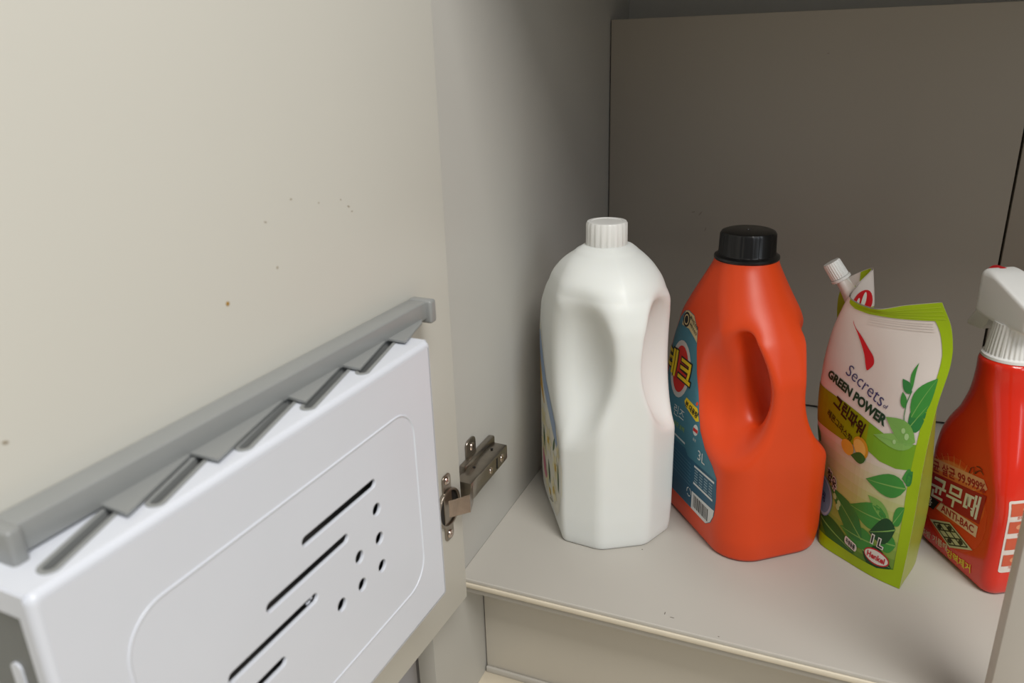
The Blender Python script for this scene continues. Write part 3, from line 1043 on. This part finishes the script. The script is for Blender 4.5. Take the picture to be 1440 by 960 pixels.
# fading ground of the lower half
N_G = 12
for k in range(N_G):
    t0, t1 = 0.022 + (0.318 - 0.022) * k / N_G, 0.022 + (0.318 - 0.022) * (k + 1) / N_G
    f = (k / (N_G - 1)) ** 0.8
    c0, c1 = np.array((92, 138, 40)), np.array((212, 206, 190))
    cm_ = np.array((176, 190, 96))
    col = c0 + (cm_ - c0) * (f / 0.5) if f < 0.5 else cm_ + (c1 - cm_) * ((f - 0.5) / 0.5)
    pdec('ground_print', [poly([(0.05, t0), (0.60, t0), (0.60, t1), (0.05, t1)])], 0.0002, ink('ground%d' % k, tuple(col)))
# band
pdec('band_print', [poly([(0.60, 0.450), (0.534, 0.446), (0.40, 0.426), (0.30, 0.399), (0.30, 0.330), (0.38, 0.313), (0.5245, 0.318), (0.60, 0.322)])], 0.0004, OLV)
pdec('band_print', [poly([(0.31, 0.402), (0.24, 0.386), (0.16, 0.378), (0.06, 0.382), (0.055, 0.312), (0.16, 0.304), (0.24, 0.308), (0.31, 0.326)])], 0.0004, LIM)
# borders
pdec('seal_border', [poly([(0.0, 0.0), (0.050, 0.0), (0.060, 0.0355), (0.0729, 0.257), (0.0590, 0.479), (0.0480, 0.600), (0.0473, 0.693), (0.060, 0.80), (0.0745, 0.880), (0.0745, 1.0), (0.0, 1.0)])], 0.0005, GRN)
pdec('seal_border', [poly([(0.03, 0.0), (0.60, 0.0), (0.60, 0.036), (0.45, 0.032), (0.30, 0.030), (0.16, 0.030), (0.05, 0.046), (0.03, 0.06)])], 0.0006, GRN)
pdec('seal_border', [poly([(0.03, 0.885), (0.0745, 0.875), (0.18, 0.865), (0.28, 0.855), (0.38, 0.850), (0.43, 0.875), (0.46, 0.915), (0.48, 0.95), (0.49, 1.0), (0.03, 1.0)])], 0.0006, GRN, 0.01)
pdec('seal_border', [poly([(0.80, 0.93), (0.92, 0.93), (0.92, 1.0), (0.80, 1.0)])], 0.0006, GRN, 0.01)
pdec('seal_border', [poly([(0.93, 0.55), (1.0, 0.55), (1.0, 0.92), (0.93, 0.92)])], 0.0007, GRN, 0.01)
for k in range(4):
    dt = 0.028 + 0.026 * k
    pdec('seal_rib', [stroke2([(0.012, 1.0 - dt), (0.10, 0.995 - dt), (0.20, 0.99 - dt), (0.30, 0.985 - dt), (0.40, 0.985 - dt), (0.445, 0.992 - dt)], 0.006)], 0.0010, ink('rib_green', (176, 202, 40)), 0.01)
for k in range(4):
    dt = 0.012 + 0.016 * k
    pdec('seal_rib', [stroke2([(0.085, 0.868 - dt), (0.18, 0.858 - dt), (0.28, 0.848 - dt), (0.38, 0.842 - dt)], 0.004)], 0.0009, ink('rib_white', (224, 214, 206)), 0.01)


def spoly(pts):
    P = np.array(pts + [pts[0]], float)
    return poly(crom(P, 4 * len(pts) + 1)[:-1])


# red swoosh
pdec('swoosh_print', [spoly([(0.432, 0.785), (0.418, 0.745), (0.392, 0.705), (0.366, 0.660), (0.345, 0.628), (0.338, 0.600), (0.346, 0.578), (0.356, 0.566), (0.364, 0.588), (0.372, 0.620), (0.386, 0.662), (0.404, 0.710), (0.424, 0.755)])], 0.0006, ink('swoosh_red', (206, 22, 34)))
# lettering
pdec('script_lettering', [pt(text2('Secrets', 0.0172, -0.006, sx=0.95), 0.352, 0.512, -0.36)], 0.0006, ink('navy', (58, 54, 104)))
pdec('script_lettering', [pt(text2('of', 0.0050, 0.01), 0.254, 0.466, -0.3)], 0.0006, ink('navy', (58, 54, 104)))
pdec('brand_lettering', [pt(text2('GREEN POWER', 0.0110, 0.045, sx=0.98), 0.376, 0.4600, -0.27)], 0.0006, ink('bottle_green', (14, 58, 34)))
pdec('brand_lettering', [pt(text2('그린파워', 0.0122, 0.035, sx=0.94), 0.384, 0.3945, -0.32)], 0.0008, ink('brown_black', (44, 24, 12)))
pdec('scent_lettering', [pt(text2('레몬그라스향', 0.0066, 0.015), 0.408, 0.348, -0.30)], 0.0008, ink('brown_black', (44, 24, 12)))
# leaves
LG, LM, LD = ink('leaf_light', (122, 174, 82)), ink('leaf_mid', (62, 144, 58)), ink('leaf_deep', (28, 74, 38))
ptleaf('leaf_print', 0.125, 0.455, 0.040, 0.600, 0.050, LM)
ptleaf('leaf_print', 0.130, 0.420, 0.045, 0.505, 0.042, ink('leaf_emerald', (48, 128, 60)), 0.0005)
ptleaf('leaf_print', 0.150, 0.530, 0.205, 0.575, 0.018, ink('leaf_emerald', (48, 128, 60)), vein=False)
ptleaf('leaf_print', 0.165, 0.478, 0.190, 0.530, 0.015, LM, vein=False)
ptleaf('leaf_print', 0.150, 0.545, 0.150, 0.650, 0.010, LM, bend=-0.012, vein=False)
pdec('stem_print', [stroke2([(0.150, 0.420), (0.160, 0.455), (0.160, 0.495), (0.148, 0.540)], 0.004)], 0.0007, ink('leaf_emerald', (48, 128, 60)))
ptleaf('leaf_print', 0.075, 0.388, 0.245, 0.436, 0.032, LG, 0.0008)
ptleaf('leaf_print', 0.082, 0.378, 0.285, 0.374, 0.022, ink('leaf_pale', (134, 184, 92)), 0.0007)
for (a, b, r) in ((0.150, 0.412, 0.010), (0.128, 0.398, 0.012), (0.185, 0.374, 0.008)):
    pdec('dew_drop', [ell(a, b, r, r * 0.8)], 0.0010, ink('dew', (170, 206, 140)))
ptleaf('leaf_print', 0.076, 0.262, 0.290, 0.250, 0.030, LM)
ptleaf('leaf_print', 0.055, 0.300, 0.112, 0.285, 0.020, LM, vein=False)
ptleaf('leaf_print', 0.082, 0.270, 0.055, 0.310, 0.020, ink('leaf_emerald', (48, 128, 60)), vein=False)
ptleaf('leaf_print', 0.140, 0.163, 0.352, 0.160, 0.036, LM)
ptleaf('leaf_print', 0.140, 0.172, 0.270, 0.212, 0.018, LG, vein=False)
ptleaf('leaf_print', 0.118, 0.165, 0.066, 0.215, 0.026, LM)
ptleaf('leaf_print', 0.265, 0.083, 0.440, 0.168, 0.038, ink('leaf_emerald', (48, 128, 60)), 0.0006)
ptleaf('leaf_print', 0.095, 0.152, 0.235, 0.118, 0.036, LD, 0.0008)
ptleaf('leaf_print', 0.195, 0.090, 0.385, 0.085, 0.030, LM, 0.0005)
ptleaf('leaf_print', 0.075, 0.110, 0.190, 0.105, 0.026, LM, 0.0005)
ptleaf('leaf_print', 0.500, 0.070, 0.300, 0.035, 0.030, ink('leaf_forest', (44, 104, 44)), 0.0005)
ptleaf('leaf_print', 0.260, 0.060, 0.075, 0.045, 0.034, LD, 0.0004)
ptleaf('leaf_print', 0.490, 0.265, 0.535, 0.305, 0.018, LM, vein=False)
for (a, b) in ((0.415, 0.150), (0.395, 0.140), (0.40, 0.128)):
    pdec('dew_drop', [ell(a, b, 0.008, 0.008)], 0.0010, ink('dew', (170, 206, 140)))
# lemon
pdec('lemon_print', [ell(0.326, 0.322, 0.034, 0.026, 0.5)], 0.0008, ink('lemon_rind', (206, 150, 40)))
pdec('lemon_print', [ell(0.330, 0.320, 0.027, 0.020, 0.5)], 0.0009, ink('lemon_flesh', (226, 182, 92)))
pdec('lemon_print', [ell(0.375, 0.303, 0.022, 0.020, 0.2)], 0.0009, ink('lemon_flesh2', (214, 160, 56)))
ptleaf('leaf_print', 0.300, 0.298, 0.362, 0.288, 0.015, ink('leaf_forest', (44, 104, 44)), 0.0010, vein=False)
# lower lettering
WHT = ink('print_white', (226, 224, 214))
for w_, m_i, off in ((0.11, WHT, 0.0010), (0.02, BLK, 0.0013)):
    pdec('claim_lettering', [pt(text2('함유', 0.0092, w_), 0.4300, 0.187, -0.30)], off, m_i)
    pdec('claim_lettering', [pt(text2('모링가', 0.0080, w_), 0.5050, 0.226, -0.30)], off, m_i)
    pdec('volume_lettering', [pt(text2('1 L', 0.0082, w_, sx=1.3), 0.1812, 0.102, -0.08)], off, m_i)
pdec('claim_disc', [ell(0.478, 0.128, 0.052, 0.052)], 0.0009, ink('disc_blue', (120, 160, 190)))
pdec('claim_disc_ring', [stroke2([(0.478 + 0.047 * math.cos(k * PI / 12), 0.128 + 0.047 * math.sin(k * PI / 12)) for k in range(25)], 0.006)], 0.0011, ink('disc_pale', (170, 196, 214)))
pdec('claim_lettering', [pt(text2('청정', 0.0075, 0.02), 0.485, 0.128, -0.25)], 0.0012, ink('navy', (58, 54, 104)))
pdec('maker_badge', [pt(ell(0, 0, 0.0128, 0.0056), 0.1743, 0.0590, -0.05)], 0.0010, ink('badge_red', (196, 30, 46)))
pdec('maker_badge', [pt(ell(0, 0, 0.0117, 0.0046), 0.1743, 0.0590, -0.05)], 0.0012, WHT)
pdec('maker_lettering', [pt(text2('Henkel', 0.0056, 0.035, sx=1.15), 0.1743, 0.0590, -0.05)], 0.0014, ink('badge_red', (196, 30, 46)))
pdec('category_pill', [pt(poly(rrect(-0.0095, -0.0028, 0.0095, 0.0028, 0.0027)), 0.325, 0.0560, -0.12)], 0.0010, WHT)
pdec('category_lettering', [pt(text2('위생용품', 0.0040, 0.03), 0.325, 0.0560, -0.12)], 0.0012, BLK)
# logo on the folded-over back
BN = np.cross(np.gradient(BKl, axis=1), np.gradient(BKl, axis=0))
BN /= np.maximum(np.linalg.norm(BN, axis=2), 1e-9)[:, :, None]
if BN[NT // 3, NS // 2] @ np.array([0.5, 0.8, 0]) < 0:
    BN = -BN


def back_map(P2):
    s = np.clip(P2[:, 0], 0, 1) * (NS - 1)
    t = np.clip(P2[:, 1], 0, 1) * (NT - 1)
    i = np.minimum(s.astype(int), NS - 2)
    j = np.minimum(t.astype(int), NT - 2)
    a, b = (s - i)[:, None], (t - j)[:, None]
    L = lambda G: (G[j, i] * (1 - a) + G[j, i + 1] * a) * (1 - b) + (G[j + 1, i] * (1 - a) + G[j + 1, i + 1] * a) * b
    n = L(BN)
    return L(BKl), n / np.linalg.norm(n, axis=1)[:, None]


decal('logo_print', [ell(0.285, 0.855, 0.075, 0.075)], back_map, 0.0004, ink('swoosh_red', (206, 22, 34)), back_o, grid=0.02)
decal('logo_stroke', [ell(0.268, 0.864, 0.013, 0.050, 0.15)], back_map, 0.0007, WHT, back_o, grid=0.02)
decal('logo_stroke', [ell(0.305, 0.856, 0.011, 0.034, 0.15)], back_map, 0.0007, WHT, back_o, grid=0.02)

# ------------------------------------------------------------------ print on the spray bottle
fmS = face_map(spray_sdf, -1)


def sdec(name, shapes, off, m, grid=0.005):
    return decal(name, shapes, fmS, off, m, sb_body, grid=grid)


SW = ink('label_white', (232, 224, 214))
CRIM = ink('crimson', (172, 24, 38))
sdec('glow_print', [ell(-0.010, 0.062, 0.043, 0.045)], 0.0001, ink('glow_a', (226, 66, 26)))
sdec('glow_print', [ell(-0.012, 0.072, 0.040, 0.030, 0.2)], 0.0002, ink('glow_b', (230, 92, 40)))
sdec('glow_print', [ell(-0.018, 0.083, 0.030, 0.017, 0.2)], 0.0003, ink('glow_c', (234, 126, 74)))
for k in range(11):
    a = 0.35 + k * 0.24
    sdec('ray_print', [stroke2([(-0.012 + 0.022 * math.cos(a), 0.078 + 0.014 * math.sin(a)), (-0.012 + 0.038 * math.cos(a), 0.078 + 0.030 * math.sin(a))], [0.0018, 0.0003])], 0.00035, ink('ray', (240, 150, 90)))
sdec('claim_panel', [poly([(-0.050, 0.0905), (-0.050, 0.0800), (0.024, 0.0955), (0.026, 0.0985), (0.020, 0.1045)])], 0.0004, ink('claim_glow', (234, 164, 128)))
sdec('claim_lettering', [xf(text2('균 살균 99.999%', 0.0118, 0.02, sx=0.88), -0.0105, 0.0910, 0.20)], 0.0006, CRIM)
sdec('brand_panel', [poly([(-0.050, 0.0752), (0.0265, 0.0915), (0.0245, 0.0618), (-0.050, 0.0480)])], 0.0005, CRIM)
sdec('brand_lettering', [xf(text2('균무때', 0.0252, 0.02, sx=0.97), -0.0105, 0.0696, ax=(0.98, 0.195), ay=(0.04, 1.0))], 0.0007, SW)
sdec('tag_print', [poly([(-0.052, 0.0515), (-0.028, 0.0525), (-0.0340, 0.0405), (-0.052, 0.0390)])], 0.0006, BLK)
sdec('tag_lettering', [xf(text2('용', 0.0105, 0.02), -0.0415, 0.0462, 0.08)], 0.0008, SW)
sdec('english_panel', [poly([(-0.0255, 0.0540), (0.0240, 0.0590), (0.0240, 0.0475), (-0.0305, 0.0440)])], 0.0005, ink('claim_pink', (236, 196, 170)))
sdec('english_lettering', [xf(text2('ANTI-BAC', 0.0098, 0.02), -0.0020, 0.0512, 0.09)], 0.0007, CRIM)
A_, B_, C_, D_ = [np.array(p) for p in ((-0.0365, 0.0285), (-0.0100, 0.0415), (0.0235, 0.0335), (-0.0045, 0.0175))]
sdec('grate_print', [poly([A_, B_, C_, D_])], 0.0006, ink('grate_cream', (206, 200, 168)))


def bil(u, v):
    return tuple((A_ * (1 - u) + B_ * u) * (1 - v) + (D_ * (1 - u) + C_ * u) * v)


gl = []
for v in (0.1, 0.37, 0.63, 0.9):
    gl.append(stroke2([bil(0.10, v), bil(0.5, v), bil(0.90, v)], 0.0011))
for u in (0.1, 0.37, 0.63, 0.9):
    gl.append(stroke2([bil(u, 0.10), bil(u, 0.5), bil(u, 0.90)], 0.0011))
sdec('grate_bars', gl, 0.0008, ink('grate_dark', (58, 50, 36)))
for u in (0.25, 0.75):
    for v in (0.25, 0.75):
        sdec('grate_burner', [ell(*bil(u, v), 0.0030, 0.0022, 0.2)], 0.0009, ink('grate_dark', (58, 50, 36)))
sdec('use_lettering', [xf(text2('주방 기름때', 0.0082, 0.02), -0.0265, 0.0125, 0.12)], 0.0006, ink('claim_pink', (236, 196, 170)))
sdec('use_lettering', [xf(text2('강력제거', 0.0092, 0.02), 0.0090, 0.0125, 0.12)], 0.0006, ink('print_yellow', (240, 206, 40)))
sdec('sketch_mark', [stroke2([(0.002, 0.1010), (0.003, 0.1070), (0.006, 0.1095), (0.0075, 0.1040), (0.0095, 0.1080), (0.0085, 0.1040), (0.0120, 0.1090), (0.0150, 0.1105), (0.0185, 0.1085)], 0.0008)], 0.0006, BLK)
sdec('sketch_mark', [stroke2([(0.0085, 0.1115), (0.0120, 0.1125), (0.0160, 0.1118)], 0.0007)], 0.0006, BLK)


def end_map(P2):
    """(y,z) on the narrow end of the spray bottle"""
    P = np.stack([np.full(len(P2), 0.09), P2[:, 0], P2[:, 1]], 1)
    for _ in range(60):
        d = spray_sdf(P[:, 0], P[:, 1], P[:, 2])
        P[:, 0] -= np.clip(d * 0.7, -0.01, 0.01)
    n = grad(spray_sdf, P)
    return P, n / np.linalg.norm(n, axis=1)[:, None]


stk = decal('sticker', [poly(rrect(-0.0240, 0.0265, 0.0060, 0.0965, 0.002))], end_map, 0.0003, ink('sticker_white', (226, 214, 204)), sb_body)
for k in range(4):
    z0 = 0.0305 + 0.0165 * k
    decal('sticker_picture', [poly([(-0.0222, z0 + 0.0025), (0.0045, z0 + 0.0025), (0.0045, z0 + 0.0140), (-0.0222, z0 + 0.0140)])], end_map, 0.0005, ink('picture_red', (206, 92, 62)), stk)
    decal('picture_print', [ell(-0.010 + 0.004 * (k % 2), z0 + 0.0085, 0.0060, 0.0028)], end_map, 0.0006, ink('picture_pale', (226, 150, 110)), stk)
    decal('sticker_lettering', [xf(text2(('가스레인지', '후드', '싱크대', '전자레인지')[k], 0.0030, 0.02), -0.0095, z0 + 0.0008)], end_map, 0.0005, ink('picture_red', (206, 92, 62)), stk)

# ------------------------------------------------------------------ small marks on the door and shelf
def mark(name, host, x, z, rx, rz, m, rot=0.0):
    V, Fc = curve_plate([[(x + rx * math.cos(t) * math.cos(rot) - rz * math.sin(t) * math.sin(rot), z + rx * math.cos(t) * math.sin(rot) + rz * math.sin(t) * math.cos(rot)) for t in [2 * PI * k / 12 for k in range(12)]]], 0.0002)
    return meshobj(name, np.stack([V[:, 0], 0.0002 + V[:, 2], V[:, 1]], 1), Fc, m, host)


for (a, b, rx, rz, rot) in ((0.1274, 0.2602, 0.0035, 0.0006, 0.9), (0.1351, 0.2395, 0.0030, 0.0005, 1.3), (0.1180, 0.2617, 0.0025, 0.0005, 0.2), (0.2663, 0.4567, 0.0016, 0.0004, 0.1)):
    V, Fc = curve_plate([[(a + rx * math.cos(t) * math.cos(rot) - rz * math.sin(t) * math.sin(rot), b + rx * math.cos(t) * math.sin(rot) + rz * math.sin(t) * math.cos(rot)) for t in [2 * PI * k / 12 for k in range(12)]]], 0.0002)
    meshobj('scuff', np.stack([V[:, 0], 0.4989 + V[:, 2] * -1 - 0.0002, V[:, 1]], 1), Fc, mat('scuff_grey', (138, 130, 118), 0.6), wb)
for (a, b, rx, ry, rot) in ((0.2017, 0.0129, 0.0020, 0.0003, 0.2), (0.1947, 0.0163, 0.0004, 0.0018, 0.1), (0.1533, 0.1020, 0.0006, 0.0006, 0), (0.2433, 0.0030, 0.0007, 0.0004, 0)):
    V, Fc = curve_plate([[(a + rx * math.cos(t), b + ry * math.sin(t)) for t in [2 * PI * k / 12 for k in range(12)]]], 0.0002)
    meshobj('scuff', np.stack([V[:, 0], V[:, 1], 0.0002 + V[:, 2]], 1), Fc, mat('scuff_dark', (112, 106, 98), 0.6), fl)
MARKS = [(0.225, 0.3468, 0.0012, 0.0012, 0, M_spot), (0.1853, 0.356, 0.0006, 0.0008, 0, M_spot2), (0.3488, 0.3266, 0.0014, 0.0007, 0.3, M_spot2),
         (0.1897, 0.3824, 0.0010, 0.0003, 0.4, M_spot2), (0.1673, 0.3909, 0.0008, 0.0004, 0.2, M_spot2), (0.1439, 0.3847, 0.0005, 0.0004, 0.9, M_spot2),
         (0.1160, 0.3776, 0.0012, 0.0004, 0.5, M_spot2), (0.1130, 0.3740, 0.0008, 0.0003, 0.1, M_spot2), (0.1230, 0.3830, 0.0006, 0.0003, 1.2, M_spot2)]
for (u, w, rx, rz, rot, m_i) in MARKS:
    mark('speck', door, u, w, rx, rz, m_i, rot)
